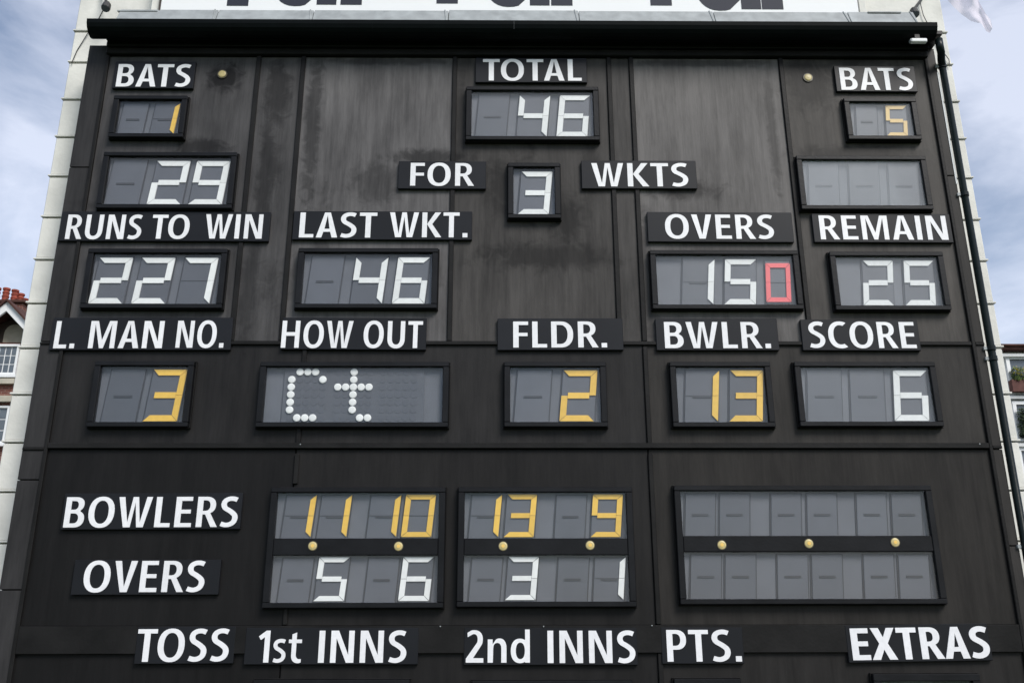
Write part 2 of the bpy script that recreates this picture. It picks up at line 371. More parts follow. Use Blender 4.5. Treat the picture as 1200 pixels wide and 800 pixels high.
# gutter, flashing
GY = -.38
zt = zrow(24, GY); zb = zrow(37.5, GY)
gx0 = xcol(101, 30, GY); gx1 = xcol(1100, 37, GY)
gt = thing("gutter", "long dark green half-round gutter above the black board", "gutter", (0, GY, zb))
R = (zt-zb)*.85
prof = [(GY+.0+R-R*math.cos(t)*1.0, zt-R*1.15*math.sin(t)) for t in [math.pi*k/10 for k in range(11)]]
inner = [(y+(.012 if y < GY+R else -.012)*(1 if abs(y-GY-R) > .005 else 0), z+.010) for y, z in prof[::-1]]
nseg = 6; segw = (gx1-gx0)/nseg
for i in range(nseg):
    a = gx0+i*segw; b = a+segw-.0008
    m = MB(); P = [(y,z) for y,z in prof]; Q = [(GY+R-(R-.01)*math.cos(t), zt+.001-(R*1.15-.012)*math.sin(t)) for t in [math.pi*k/10 for k in range(11)]]
    n = len(P); bs = len(m.v)
    for x in (a, b): m.v += [(x,y,z) for y,z in P] + [(x,y,z) for y,z in Q]
    for k in range(n-1):
        m.f += [(k,k+1,2*n+k+1,2*n+k), (n+k,3*n+k,3*n+k+1,n+k+1), (k,n+k,n+k+1,k+1), (2*n+k,2*n+k+1,3*n+k+1,3*n+k)]
    m.f += [(0,2*n,3*n,n), (n-1,2*n-1,4*n-1,3*n-1)]
    m.build("gutter_length", MAT['gutter'], gt, smooth=False)
MB().prismx(prof, gx0-.006, gx0-.001).build("end_cap", MAT['gutter'], gt); MB().prismx(prof, gx1-.003, gx1+.003).build("end_cap", MAT['gutter'], gt)
# lead flashing slope behind gutter up to the banner
fl = thing("lead_roof", "sloping grey lead roof strip between gutter and white banner", "roof", (0, -.1, zt))
fx0 = xcol(140, 20, .1); fx1 = xcol(1072, 25, .1)
jn = [fx0, xcol(256,18,.1), xcol(368,18,.1), xcol(526,17,.1), xcol(678,18,.1), xcol(836,20,.1), xcol(994,25,.1), fx1]
ztop = zrow(12.5, .1)
for i, (a, b) in enumerate(zip(jn, jn[1:])):
    y0, z0, y1, z1 = GY+2*R-.02, zt+.004, .10, ztop+random.uniform(-.012,.012)
    m = MB(); s = .0
    m.v = [(a+.004,y0,z0),(b-.004,y0,z0),(b-.004,y1,z1),(a+.004,y1,z1),(a+.004,y0+.02,z0-.02),(b-.004,y0+.02,z0-.02),(b-.004,y1+.02,z1-.02),(a+.004,y1+.02,z1-.02)]
    m.f = [(0,1,2,3),(7,6,5,4),(0,4,5,1),(1,5,6,2),(2,6,7,3),(3,7,4,0)]
    m.build("lead_sheet", MAT['lead'], fl, bevel=.004)
    MB().tube([(b, y0, z0+.006), (b-.05, y1, z1+.006)], .009, 8).build("seam_roll", MAT['lead'], fl)

# ------------------------------------------------------------------ stone building with rusticated ends
SY = .38
st = thing("stone_building", "pale painted stone building behind the board with banded block edges", "building", (0, SY, 0))
lj = [(84,37.5),(82,74),(72.5,117.5),(64,161.4),(56,207.5),(47,255.3),(38,305),(29,356),(20.6,408.5),(12,463),(4,519)]
rj = [(1111.7,39.5),(1114,77),(1122.5,120.4),(1131,164),(1140.6,209.7),(1149,258.4),(1158.7,306.6),(1167.8,356.7),(1180,408),(1190,462.4)]
XSL = sum(xcol(a,b,SY) for a,b in lj[2:])/len(lj[2:]); XSR = sum(xcol(a,b,SY) for a,b in rj[1:])/len(rj[1:])
lz = [zrow(b,SY,a) for a,b in lj]; rz = [zrow(b,SY,a) for a,b in rj]
def extend(zs):
    st_ = (zs[2]-zs[-1])/(len(zs)-3)
    while zs[-1] > .5: zs.append(zs[-1]-st_)
    zs[-1] = 0.0
    return [zs[0]+3*st_, zs[0]+2*st_, zs[0]+st_] + zs, st_
lz, stl = extend(lz); rz, str_ = extend(rz)
ZROOF = max(lz[0], rz[0])
MB().box(XSL+.06, XSR-.06, SY+.03, SY+4.0, 0, ZROOF).build("wall", MAT['joint'], st)
for zz, xo, sgn in ((lz, XSL, 1), (rz, XSR, -1)):
    for a, b in zip(zz, zz[1:]):
        z1, z0 = a-.004, b+.012
        x_in = xo + sgn*1.55
        o = MB().box(xo+sgn*.020, x_in, SY, SY+.5, z0+.022, z1)
        o.build("stone_block", MAT['stone'], st, bevel=.010)
        MB().box(xo, x_in+.002*sgn, SY-.014, SY+.5, z0, z0+.021).build("drip_edge", MAT['stone'], st, bevel=.004)
# plain stonework between the block ends above the gutter
MB().box(XSL+1.56, XSR-1.56, SY+.0, SY+.3, ZROOF-2.2, ZROOF-.02).build("parapet", MAT['stone'], st)
MB().box(XSL-.08, XSR+.08, SY-.12, SY+4.1, ZROOF, ZROOF+.18).build("coping", MAT['stone'], st, bevel=.02)
for i in range(8):
    yy = SY+.52+i*.43
    for xo, s in ((XSL, 1), (XSR, -1)):
        pass
# small pilaster strip and stone beside the banner
for px, s in ((187, 1), (1005, -1)):
    xq = xcol(px, 10, .2)
    MB().box(xq, xq-s*.10, .16, SY-.024, zrow(22,.2), ZROOF-.3).build("pilaster_strip", MAT['stone'], st, bevel=.01)

# ------------------------------------------------------------------ letters
def arc(cx, cy, rx, ry, a0, a1, n=14, p=2.25):
    o = []
    for k in range(n+1):
        t = math.radians(a0+(a1-a0)*k/n); c, s = math.cos(t), math.sin(t)
        o.append((cx+rx*math.copysign(abs(c)**(2/p), c), cy+ry*math.copysign(abs(s)**(2/p), s)))
    return o
def stroke(pts, wv, wh):
    out, inn = [], []
    for i, (x, y) in enumerate(pts):
        a = pts[max(i-1,0)]; b = pts[min(i+1,len(pts)-1)]
        dx, dy = b[0]-a[0], b[1]-a[1]; l = math.hypot(dx,dy) or 1; nx, ny = -dy/l, dx/l
        h = (wv*abs(nx)**1.5*1.0 + wh*abs(ny)**1.5)/(abs(nx)**1.5+abs(ny)**1.5)/2
        out.append((x+nx*h, y+ny*h)); inn.append((x-nx*h, y-ny*h))
    return out + inn[::-1]
def sglyph(sx=1.0, sy=1.0, w=18.5):
    P = [(49.5,87.5),(37,91.8),(24,91),(13.5,84.5),(10,73.5),(14,62.5),(25,55),(34,48.5),(42.5,39.5),(44.3,28),(40,16.5),(29.5,9.6),(17,8.4),(3,12.6)]
    P = [(x*sx, w/2-1+(y-8.3)*((100*sy+2-w)/(91.8-8.3))) for x, y in P]; Q = []
    for i in range(len(P)-1):
        p0, p1, p2, p3 = P[max(i-1,0)], P[i], P[i+1], P[min(i+2,len(P)-1)]
        for k in range(4):
            t = k/4
            Q.append(tuple(.5*((2*p1[j])+(-p0[j]+p2[j])*t+(2*p0[j]-5*p1[j]+4*p2[j]-p3[j])*t*t+(-p0[j]+3*p1[j]-3*p2[j]+p3[j])*t**3) for j in (0,1)))
    return stroke(Q+[P[-1]], w*1.04, w*.96)
G = {}
def gl(ch, width, outer, holes=(), lb=6, rb=6): G[ch] = (width, outer, holes, lb, rb)
gl('A', 70, [(0,0),(25,100),(46,100),(71,0),(50,0),(44.5,22),(26,22),(20.5,0)], [[(29.5,37),(41.5,37),(35.5,77)]], .5, .5)
gl('B', 60, [(0,0),(0,100)]+arc(30,75,26.5,25,90,-52,10)+arc(31,28.5,29.5,28.5,58,-90,12), [[(19.5,16.5)]+arc(29,30.5,11,14,-90,90,8)+[(19.5,44.5)], [(19.5,60)]+arc(28,72,9,12,-90,90,8)+[(19.5,84)]], 6, 3)
gl('C', 62, arc(40,50,40,51.5,57,303,24)+arc(40,50,20,34,297,63,20), (), 3.5, 1)
gl('D', 70, [(0,0),(0,100)]+arc(30,50,40,50,90,-90,20), [[(20,16.5)]+arc(29,50,20.5,33.5,-90,90,16)+[(20,83.5)]], 6, 3.5)
gl('E', 52, [(0,0),(0,100),(51,100),(51,83.5),(20,83.5),(20,59),(48,59),(48,43),(20,43),(20,16.5),(52,16.5),(52,0)], (), 6, 3)
gl('F', 49, [(0,0),(0,100),(49,100),(49,83.5),(20,83.5),(20,58),(47,58),(47,42),(20,42),(20,0)], (), 6, 1)
gl('H', 69, [(0,0),(0,100),(20,100),(20,59),(49,59),(49,100),(69,100),(69,0),(49,0),(49,42.5),(20,42.5),(20,0)])
gl('I', 20, [(0,0),(0,100),(20,100),(20,0)])
gl('K', 69, [(0,0),(0,100),(20,100),(20,59),(44,100),(68,100),(37.5,53),(70,0),(46,0),(20,46),(20,0)], (), 6, 0)
gl('L', 48, [(0,0),(0,100),(20,100),(20,16.5),(48,16.5),(48,0)], (), 6, 2)
gl('M', 88, [(0,0),(0,100),(27,100),(44,36),(61,100),(88,100),(88,0),(69.5,0),(69.5,74),(51.5,0),(36.5,0),(18.5,74),(18.5,0)])
gl('N', 69, [(0,0),(0,100),(24,100),(50,34),(50,100),(69,100),(69,0),(45,0),(19,66),(19,0)])
gl('O', 78, arc(39,50,39,51.5,0,348,30), [arc(39,50,18.8,35,0,-345,26)], 3.5, 3.5)
gl('P', 57, [(0,0),(0,100)]+arc(28,68,29,32,90,-90,14)+[(20,36),(20,0)], [[(20,51.5)]+arc(26,68,11.5,16.5,-90,90,10)+[(20,84.5)]], 6, 1)
gl('R', 64, [(0,0),(0,100)]+arc(28,71,29,29,90,-62,12)+[(66,0),(43.5,0),(25,40),(20,40),(20,0)], [[(20,55)]+arc(26,70,11.5,15,-90,90,10)+[(20,85)]], 6, 0)
gl('S', 54, sglyph(), (), 3, 3)
gl('T', 58, [(0,100),(58,100),(58,83.5),(39,83.5),(39,0),(19,0),(19,83.5),(0,83.5)], (), .5, .5)
gl('U', 68, [(0,100)]+arc(34,36,34,37.5,180,360,18)+[(68,100),(48,100)]+arc(34,37,14,21.5,360,180,14)+[(20,100)], (), 6, 6)
gl('V', 68, [(0,100),(21.5,100),(34,27),(46.5,100),(68,100),(45,0),(23,0)], (), .5, .5)
gl('W', 102, [(0,100),(20.5,100),(33,28),(42,100),(60.5,100),(69.5,28),(82,100),(102,100),(81,0),(59,0),(51.2,66),(43.5,0),(21,0)], (), .5, .5)
gl('X', 70, [(0,100),(24,100),(35,71),(46,100),(69,100),(47,51),(71,0),(47,0),(34.5,31),(22,0),(-2,0),(22,51)], (), .5, .5)
gl('.', 20, [(0,0),(0,20),(20,20),(20,0)], (), 5, 5)
gl('1', 40, [(20,0),(40,0),(40,100),(25,100),(0,81),(9,67),(20,75)], (), 3, 5)
gl('2', 57, [(4,92)]+arc(27,71,28,30,110,-32,14)+[(27,17),(57,17),(57,0),(0,0),(0,14)]+arc(26,71,9.5,14.5,-36,105,12)+[(5,75)], (), 3, 3)
gl('s', 43, sglyph(.8, .74, 15.5), (), 2.5, 2.5)
gl('t', 45, [(10,88),(28,95),(28,73),(45,73),(45,58.5),(28,58.5)]+arc(38,26,10,12.5,180,270,6)+[(45,14.5),(45,.5)]+arc(34,24,24,26,275,180,8)+[(10,58.5),(0,58.5),(0,73),(10,73)], (), 1, 1.5)
gl('n', 61, [(0,0),(0,73),(18.5,73),(18.5,62)]+arc(38,45,23,31,120,0,10)+[(61,0),(41.5,0)]+arc(31,45,10.5,14,0,180,8)+[(19.5,0)], (), 5, 5)
gl('d', 62, [(62,0),(62,103),(43.9,103)]+arc(30,37,30,38.5,65,295,18)+[(43.9,0)], [arc(31,37,12,23,0,-345,18)], 3, 5)
gl('u', 61, [(0,73)]+arc(23,29,23,31,180,290,10)+[(42.5,12),(42.5,0),(61,0),(61,73),(41.5,73)]+arc(31,29,10.5,15,360,180,8)+[(19.5,73)], (), 5, 5)
gl('r', 42, [(0,0),(0,73),(18.5,73),(18.5,60)]+arc(38,50,18,25,125,90,4)+[(42,75),(42,57)]+arc(34,38,14,18,100,180,6)+[(20,0)], (), 5, 0)

def glyph_mesh(ch, off=0.0, cache={}):
    if (ch, off) in cache: return cache[(ch, off)]
    wd, outer, holes, lb, rb = G[ch]
    cu = bpy.data.curves.new("g", 'CURVE'); cu.dimensions = '2D'; cu.fill_mode = 'BOTH'; cu.extrude = .5; cu.offset = off
    for poly in [outer]+list(holes):
        q = []
        for p in poly:
            if not q or math.hypot(p[0]-q[-1][0], p[1]-q[-1][1]) > .3: q.append(p)
        if math.hypot(q[0][0]-q[-1][0], q[0][1]-q[-1][1]) < .3: q.pop()
        sp = cu.splines.new('POLY'); sp.points.add(len(q)-1)
        for k, (x, y) in enumerate(q): sp.points[k].co = (x/100, y/100, 0, 1)
        sp.use_cyclic_u = True
    o = bpy.data.objects.new("g", cu); COL.objects.link(o)
    dg = bpy.context.evaluated_depsgraph_get()
    me = bpy.data.meshes.new_from_object(o.evaluated_get(dg))
    vs = [(v.co.x, v.co.y, v.co.z) for v in me.vertices]; fs = [tuple(p.vertices) for p in me.polygons]
    bpy.data.objects.remove(o); bpy.data.curves.remove(cu); bpy.data.meshes.remove(me)
    cache[(ch, off)] = (wd, vs, fs, lb, rb); return cache[(ch, off)]

def word(text, x0, x1, z0, z1, y, parent, material, thick=.008, off=-.018, names="letter"):
    """fit a word between x0..x1, z0..z1; letters are raised plates on the plane y"""
    pos = []; cur = 0; e = -off
    for i, ch in enumerate(text):
        wd, vs, fs, lb, rb = glyph_mesh(ch, off)
        if i: cur += prb + lb + (-9 if (pch+ch) in ('AT','TA','AV','VA','LT','TO') else 0)*.6 + 1.5
        pos.append(cur); cur += wd; prb = rb; pch = ch
    sx = (x1-x0)/(cur/100-2*e); h = (z1-z0)/(1-2*e)
    for ch, p in zip(text, pos):
        wd, vs, fs, lb, rb = glyph_mesh(ch, off)
        m = MB(); m.f = list(fs)
        for (a, b, c) in vs:
            m.v.append((x0+sx*(p/100+a-e), y-thick*(c+.5), z0+(b-e)*h))
        m.build(names, material, parent)

SIGN_Y = -.045
def sign(label, words, plate, off=-.018, tilt=None):
    """words: (text, xl_px, xr_px, ytop, ybase, [row at which xl/xr were read]) ; plate: left, right, top, bottom px (x read along the bottom edge)"""
    pl, pr, pt, pb = plate; cxp = (pl+pr)/2
    x0, x1 = xcol(pl, pb, SIGN_Y), xcol(pr, pb, SIGN_Y); z1 = W(cxp, pt, SIGN_Y)[1]; z0 = W(cxp, pb-1.0, SIGN_Y)[1]
    s = thing("sign", label, "sign", ((x0+x1)/2, 0, z0), "black lettered signs on the scoreboard")
    o = MB().box(x0, x1, SIGN_Y, .0-.001, z0, z1).build("sign_plate", MAT['plate'], s, bevel=.005)
    for wd in words:
        t, a, b, yt, yb = wd[:5]; row = wd[5] if len(wd) > 5 else yb
        word(t, xcol(a,row,SIGN_Y), xcol(b,row,SIGN_Y), W((a+b)/2, yb, SIGN_Y)[1], W((a+b)/2, yt, SIGN_Y)[1], SIGN_Y-.0005, s, MAT['letter'], .006, off)
    s.rotation_euler.y = math.radians(tilt if tilt is not None else random.uniform(-.22,.22))     # screwed on slightly out of level
    return s
sign("black sign reading BATS at the upper left of the board", [("BATS",135.5,222,75.8,102)], (130.5,225.7,72,104.6))
sign("black sign reading TOTAL under the middle of the gutter", [("TOTAL",566,681.3,70,95,80)], (557,688.3,68,97.7))
sign("black sign reading BATS at the upper right of the board", [("BATS",985.8,1070.5,80.2,106,104)], (981,1076,77.5,108.3))
sign("black sign reading FOR left of the wickets window", [("FOR",480.5,555.2,191.4,218)], (465.9,569.4,189,222.2))
sign("black sign reading WKTS right of the wickets window", [("WKTS",693.5,807,191.6,218.8)], (682,817.5,188.2,222))
sign("wide black sign reading RUNS TO WIN at the left edge", [("RUNS",76,164.4,251.9,280.4),("TO",179.5,223.5,252,280,255),("WIN",240,307.6,251.4,279.8,268)], (67.2,314.3,247.9,283.5))
sign("black sign reading LAST WKT. with a full stop", [("LAST",350.2,441,249.4,278.6),("WKT.",455.8,547.7,249.2,278.3)], (341.8,553,247.5,281.8))
sign("black sign reading OVERS in the right part of the upper board", [("OVERS",780,907.6,251.8,280)], (759.8,931,248.6,284.5))
sign("black sign reading REMAIN at the right edge", [("REMAIN",962,1111.6,253,281)], (954.8,1118,250.4,285))
sign("black sign reading L. MAN NO. at the left edge", [("L.",62.3,86.5,376.2,408),("MAN",103,189.6,376.2,408),("NO.",205.5,261.5,376,407.6)], (56.6,269.5,372,411))
sign("black sign reading HOW OUT above the dotted window", [("HOW",330,413.5,376.2,407.8,395),("OUT",426.5,495.5,376.2,407.6,385)], (328.4,498.9,372.2,410.5))
sign("black sign reading FLDR. in the middle of the board", [("FLDR.",601.5,711.5,376.8,407.2)], (583,731,372.9,411))
sign("black sign reading BWLR. between FLDR. and SCORE", [("BWLR.",779.5,903.6,377.4,408)], (769.8,913.8,373.2,411.3))
sign("black sign reading SCORE at the right", [("SCORE",949.3,1074.5,377.3,407.8)], (941.4,1080,374.4,411.5))
sign("black sign reading BOWLERS at the lower left", [("BOWLERS",74,277.5,582,617.4)], (70,280.8,577.5,620.9))
sign("black sign reading OVERS under BOWLERS at the lower left", [("OVERS",96,238.5,656.8,693.3)], (82,255.2,655.4,697.6))
sign("black sign reading TOSS at the bottom left", [("TOSS",161,269,736.4,774.6,752)], (156.4,272.7,733.9,778.3))
sign("black sign reading 1st INNS along the bottom", [("1st",301.8,353,738.4,775.8,765),("INNS",372.5,475.8,738.3,775.9)], (285,489.4,735,779.2))
sign("black sign reading 2nd INNS along the bottom", [("2nd",545.8,621,738.3,776),("INNS",641.8,745,738.3,776.2)], (543.2,747.8,735,779.8))
sign("black sign reading PTS. along the bottom", [("PTS.",782.3,869.6,737.5,774.6)], (776.3,872.7,734.6,778.3))
sx = sign("black sign reading EXTRAS in heavier letters at the bottom right", [("EXTRAS",999.5,1161.5,734.6,771.8,770)], (995.2,1164.3,731,775.8), off=-.004, tilt=-.75)

# ------------------------------------------------------------------ digit displays
SEGS = {'0':'abcdef','1':'bc','2':'abged','3':'abgcd','4':'fgbc','5':'afgcd','6':'afgedc','7':'abc','9':'abcdfg'}
def seg_polys(w, h, t, u, g, sk):
    """mitred bars; t = thickness of uprights, u = of level bars; origin at the middle of the bottom"""
    c = .30*t; H = h/2
    P = {'a': [(g+.0,h),(w-g,h),(w-t-.0,h-u),(t,h-u)],
         'd': [(g,0),(w-g,0),(w-t,u),(t,u)],
         'f': [(0,h-g),(t-g*.3,h-u-g),(t-g*.3,H+g*.5),(0,H+g*.5)],
         'b': [(w,h-g),(w,H+g*.5),(w-t+g*.3,H+g*.5),(w-t+g*.3,h-u-g)],
         'e': [(0,g),(0,H-g*.5),(t-g*.3,H-g*.5),(t-g*.3,u+g)],
         'c': [(w,g),(w-t+g*.3,u+g),(w-t+g*.3,H-g*.5),(w,H-g*.5)],
         'g': [(t+g*.3,H-u*.5),(w-t-g*.3,H-u*.5),(w-t-g*.3,H+u*.5),(t+g*.3,H+u*.5)]}
    return {k: [(x-w/2+sk*(z-H), z) for x, z in v] for k, v in P.items()}

GL_Y, FR_Y, MOD_Y, SEG_Y = -.060, -.092, -.026, -.046
def opening(q):
    (tl, tr, br, bl) = q
    def X(p, side):
        py = p[1]; front = (p[0] < 575) != (side == 'l')   # which plane limits the view on that side
        return xcol(p[0], py, FR_Y if front else GL_Y)
    x0 = (X(tl,'l')+X(bl,'l'))/2; x1 = (X(tr,'r')+X(br,'r'))/2
    z1 = (W(*tl,GL_Y)[1]+W(*tr,GL_Y)[1])/2; z0 = (W(*bl,FR_Y)[1]+W(*br,FR_Y)[1])/2
    return x0, x1, z0, z1
def frame_mesh(x0, x1, z0, z1, bw, bh):
    m = MB()
    # inner box rim
    m.box(x0-bw, x1+bw, FR_Y, -.002, z1, z1+bh); m.box(x0-bw, x1+bw, FR_Y, -.002, z0-bh, z0)
    m.box(x0-bw, x0, FR_Y+.002, -.002, z0+.001, z1-.001); m.box(x1, x1+bw, FR_Y+.002, -.002, z0+.001, z1-.001)
    return m
def back_lip(x0, x1, z0, z1, bw, bh):
    m = MB(); e = .012
    m.box(x0-bw-e, x1+bw+e, -.035, -.0015, z1+bh+.001, z1+bh+e); m.box(x0-bw-e, x1+bw+e, -.05, -.0015, z0-bh-e*.8, z0-bh-.001)
    m.box(x0-bw-e, x0-bw-.001, -.035, -.0015, z0-bh, z1+bh); m.box(x1+bw+.001, x1+bw+e, -.035, -.0015, z0-bh, z1+bh)
    return m
def module(d, cx, z0, z1, ch, colour, w, h, sk=.095, ww=None):
    """one seven-bar digit unit: grooved plate, dark slot, raised coloured bars"""
    pw = (ww or w*1.22); mid = z0 + h/2 + .018
    def sheet(hw, a, b, ya, yb):
        k = sk*(b-a)*.42
        return MB().prism([(cx-hw-k,a),(cx+hw-k,a),(cx+hw+k,b),(cx-hw+k,b)], ya, yb)
    o = sheet(w*.50+.013, z0-.008, z1-.016, MOD_Y+.004, -.013).build("digit_module", MAT['module_edge'], d)
    f = sheet(w*.50, z0-.004, z1-.028, MOD_Y-.006, MOD_Y+.0035)
    f.build("face_plate", MAT['module'], o, bevel=.004)
    if ch is None or ch in '1':
        MB().box(cx-w*.27, cx+w*.27, MOD_Y-.012, MOD_Y-.0065, mid-.026, mid-.001).build("slot", MAT['module_edge'], o)
    if ch in ('0','7','1'):
        MB().box(cx-w*.48, cx+w*.48, MOD_Y-.0095, MOD_Y-.0062, z0+.018+h/2-.004, z0+.018+h/2+.004).build("slot", MAT['module_edge'], o)
    if ch:
        t = w*.185; P = seg_polys(w, h, t, h*.115, .004, sk)
        for k in SEGS[ch]:
            MB().prism([(cx+x, z0+.018+z) for x, z in P[k]], SEG_Y, MOD_Y-.0065).build("segment", MAT[colour], o)
    return o
def display(label, openings, rows, cat="display", lamps=(), bw=.066, bh=.053, dw=None, hr=.90, sky_sheen=.01):
    """openings: list of glass quads; rows: list of [(centre px, digit, colour)], one list per opening"""
    ops = [opening(q) for q in openings]
    X0 = min(o[0] for o in ops); X1 = max(o[1] for o in ops); Z0 = ops[-1][2]; Z1 = ops[0][3]
    if len(ops) > 1:
        X0 = sum(o[0] for o in ops)/2; X1 = sum(o[1] for o in ops)/2
    d = thing("display", label, cat, ((X0+X1)/2, 0, Z0-bh), "framed number displays on the scoreboard")
    fm = frame_mesh(X0, X1, Z0, Z1, bw, bh)
    fr = fm.build("frame", MAT['frame'], d, bevel=.006)
    back_lip(X0, X1, Z0, Z1, bw, bh).build("frame_lip", MAT['batten'], d, bevel=.004)
    if len(ops) > 1:
        MB().box(X0+.001, X1-.001, FR_Y+.008, -.004, ops[1][3], ops[0][2]).build("middle_rail", MAT['frame'], d, bevel=.006)
    MB().box(X0-.01, X1+.01, -.0125, -.003, Z0-.01, Z1+.01).build("back_plate", MAT['housing'], d)
    for (x0, x1, z0, z1), row, q in zip(ops, rows, openings):
        MB().box(X0+.002, X1-.002, GL_Y, GL_Y+.006, z0+.001, z1-.001).build("glass_pane", MAT['glass'], d).color = (sky_sheen,0,0,1)  # red channel: how much painted sky reflection the pane carries
        py = (q[0][1]+q[2][1])/2; h = (z1-z0)*hr
        for item in row:
            px, ch, colr = item[:3]
            ww = item[3] if len(item) > 3 else None
            cx = xcol(px, py, SEG_Y)
            if ww is None: module(d, cx, z0, z1, ch, colr, dw, h)
            else: module(d, cx, z0+.03, z1-.03, ch, colr, ww, h*.86, .06)
    for (lx, ly) in lamps:
        x, z = W(lx, ly, FR_Y); x2 = x
        lo = MB().disc(x, z, .043, FR_Y-.006, FR_Y+.012, 24, .005).build("lamp", MAT['lamp'], d, smooth=False)
        MB().disc(x, z, .050, FR_Y+.0005, FR_Y+.011, 24).build("lamp_rim", MAT['lamp_rim'], lo); MB().disc(x, z, .019, FR_Y-.0085, FR_Y-.0055, 16).build("lamp_boss", MAT['paleyellow'], lo)
    return d
def q(*a): return [(a[i], a[i+1]) for i in range(0, 8, 2)]
wht, yel = 'white', 'yellow'
display("small left display showing a yellow 1 under the left BATS sign", [q(141,118,212.4,117.6,208,155.6,134,156)], [[(155.5,None,yel),(193,'1',yel)]], dw=.30)
display("left display showing white 29 above RUNS TO WIN", [q(129,184.4,271,183.8,264.4,238.4,120,239.4)], [[(147,None,wht),(198,'2',wht),(245.5,'9',wht)]], dw=.40)
display("display showing white 46 under the TOTAL sign", [q(553,107.5,695,107.2,695.5,159,552,159.4)], [[(577,None,wht),(624.8,'4',wht),(672,'6',wht)]], sky_sheen=0.05, dw=.375)
display("narrow one-digit display showing a white 3 between FOR and WKTS", [q(601.5,196.6,649.7,196.8,650.5,250.5,602,250.5)], [[(627,'3',wht)]], sky_sheen=0.02, dw=.37)
display("small right display showing a pale yellow 5 under the right BATS sign", [q(996,120.4,1066.7,121,1072,158.5,1000.4,158.5)], [[(1015.8,None,yel),(1050.5,'5','paleyellow')]], sky_sheen=0.15, dw=.26)
display("blank three-digit display above the REMAIN sign", [q(940.2,188.3,1077.5,188.5,1085.9,240.6,945.7,239.8)], [[(965.5,None,wht),(1013,None,wht),(1059.5,None,wht)]], sky_sheen=0.26, dw=.36)
display("display showing white 227 under RUNS TO WIN", [q(110.7,297.3,259.3,297.3,252.6,355.3,102,355.8)], [[(130,'2',wht),(180,'2',wht),(231,'7',wht)]], dw=.385)
display("display showing white 46 under LAST WKT.", [q(357,296.7,506.9,296.7,504.7,355.3,352.4,355.8)], [[(380.5,None,wht),(432.5,'4',wht),(482,'6',wht)]], dw=.37)
display("display showing white 15 and a red 0 under the upper OVERS sign", [q(768.2,298.9,928.4,299.4,933.7,356.6,772,356.4)], [[(818,'1',wht),(867.5,'5',wht),(911.8,'0','red',.285)]], sky_sheen=0.08, dw=.365)
display("display showing white 25 under REMAIN", [q(979.4,300.8,1097,300.8,1107,358,986,357.2)], [[(1029,'2',wht),(1077.5,'5',wht)]], sky_sheen=0.12, dw=.35)
display("display showing a yellow 3 under L. MAN NO.", [q(118.8,429,219,429,213.6,494,110,494)], [[(144,None,yel),(193.5,'3',yel)]], dw=.375, hr=.92)
display("display showing a yellow 2 under FLDR.", [q(598.8,430,703.4,430,704,494,597,494)], [[(624.5,None,yel),(678,'2',yel)]], sky_sheen=0.02, dw=.38, hr=.92)
display("display showing yellow 13 under BWLR.", [q(792,430,895.5,430,900.4,494,796,494.4)], [[(822.5,'1',yel),(874.5,'3',yel)]], sky_sheen=0.02, dw=.37, hr=.92)
display("wide display with a lone white 6 under SCORE", [q(938.6,430,1089,430,1096.3,493.5,944.5,493.5)], [[(966.5,None,wht),(1017,None,wht),(1067.5,'6',wht)]], sky_sheen=0.07, dw=.38, hr=.92)
display("left double display of bowlers eleven and ten, nearest the BOWLERS sign",
        [q(325,577,515,577,513,630,321.6,630.4), q(319.6,650.4,513,650.2,512.4,705.6,316,705.6)],
        [[(349.8,'1',yel),(391.5,'1',yel),(449.5,'1',yel),(490.5,'0',yel)], [(346,None,wht),(388.5,'5',wht),(447,None,wht),(487.6,'6',wht)]],
        lamps=[(366.4,639.2),(467,639.6)], dw=.318, hr=.925)
display("middle double display of bowlers thirteen and nine",
        [q(544.5,577,733.8,576.4,734.9,629.9,544,630.5), q(543.2,650.3,735.7,649.7,737.6,703.4,543.2,705.2)],
        [[(568.5,'1',yel),(609.8,'3',yel),(668.5,None,yel),(711,'9',yel)], [(569,None,wht),(611.5,'3',wht),(671,None,wht),(714,'1',wht)]],
        lamps=[(589.6,639.4),(691.6,638.5)], dw=.318, hr=.925)
display("large double display with all digits blank at the lower right",
        [q(797.9,576.3,1083.4,573.6,1090.8,625.4,800.6,629), q(801.5,647.5,1093,644.9,1099.9,698.4,804.8,704)],
        [[(820.7,None,yel),(861.1,None,yel),(921.6,None,yel),(963.7,None,yel),(1022,None,yel),(1063.3,None,yel)],
         [(827.3,None,wht),(868,None,wht),(929.3,None,wht),(969.8,None,wht),(1030.8,None,wht),(1072,None,wht)]],
        lamps=[(846,638.1),(948,636.4),(1049.2,635)], dw=.318, hr=.925)
# dotted window
Q = q(312.5,430,519,430,518,494,307.3,494.5); x0, x1, z0, z1 = opening(Q)
d = thing("display", "wide window showing the word Ct in white dots under HOW OUT", "display", ((x0+x1)/2, 0, z0-.07), "framed number displays on the scoreboard")
frame_mesh(x0, x1, z0, z1, .066, .053).build("frame", MAT['frame'], d, bevel=.006)
back_lip(x0, x1, z0, z1, .066, .053).build("frame_lip", MAT['batten'], d, bevel=.004)
MB().box(x0-.01, x1+.01, -.0125, -.003, z0-.01, z1+.01).build("back_plate", MAT['housing'], d)
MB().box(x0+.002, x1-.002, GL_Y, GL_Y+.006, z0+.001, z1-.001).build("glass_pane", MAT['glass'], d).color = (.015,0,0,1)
xa, xb = xcol(331, 460, SEG_Y), xcol(497, 460, SEG_Y)
MB().box(xa, xb, MOD_Y-.004, -.013, z0+.002, z1-.005).build("dot_panel", MAT['dotback'], d, bevel=.004)
def dotpos(px, py): return W(px, py, SEG_Y)
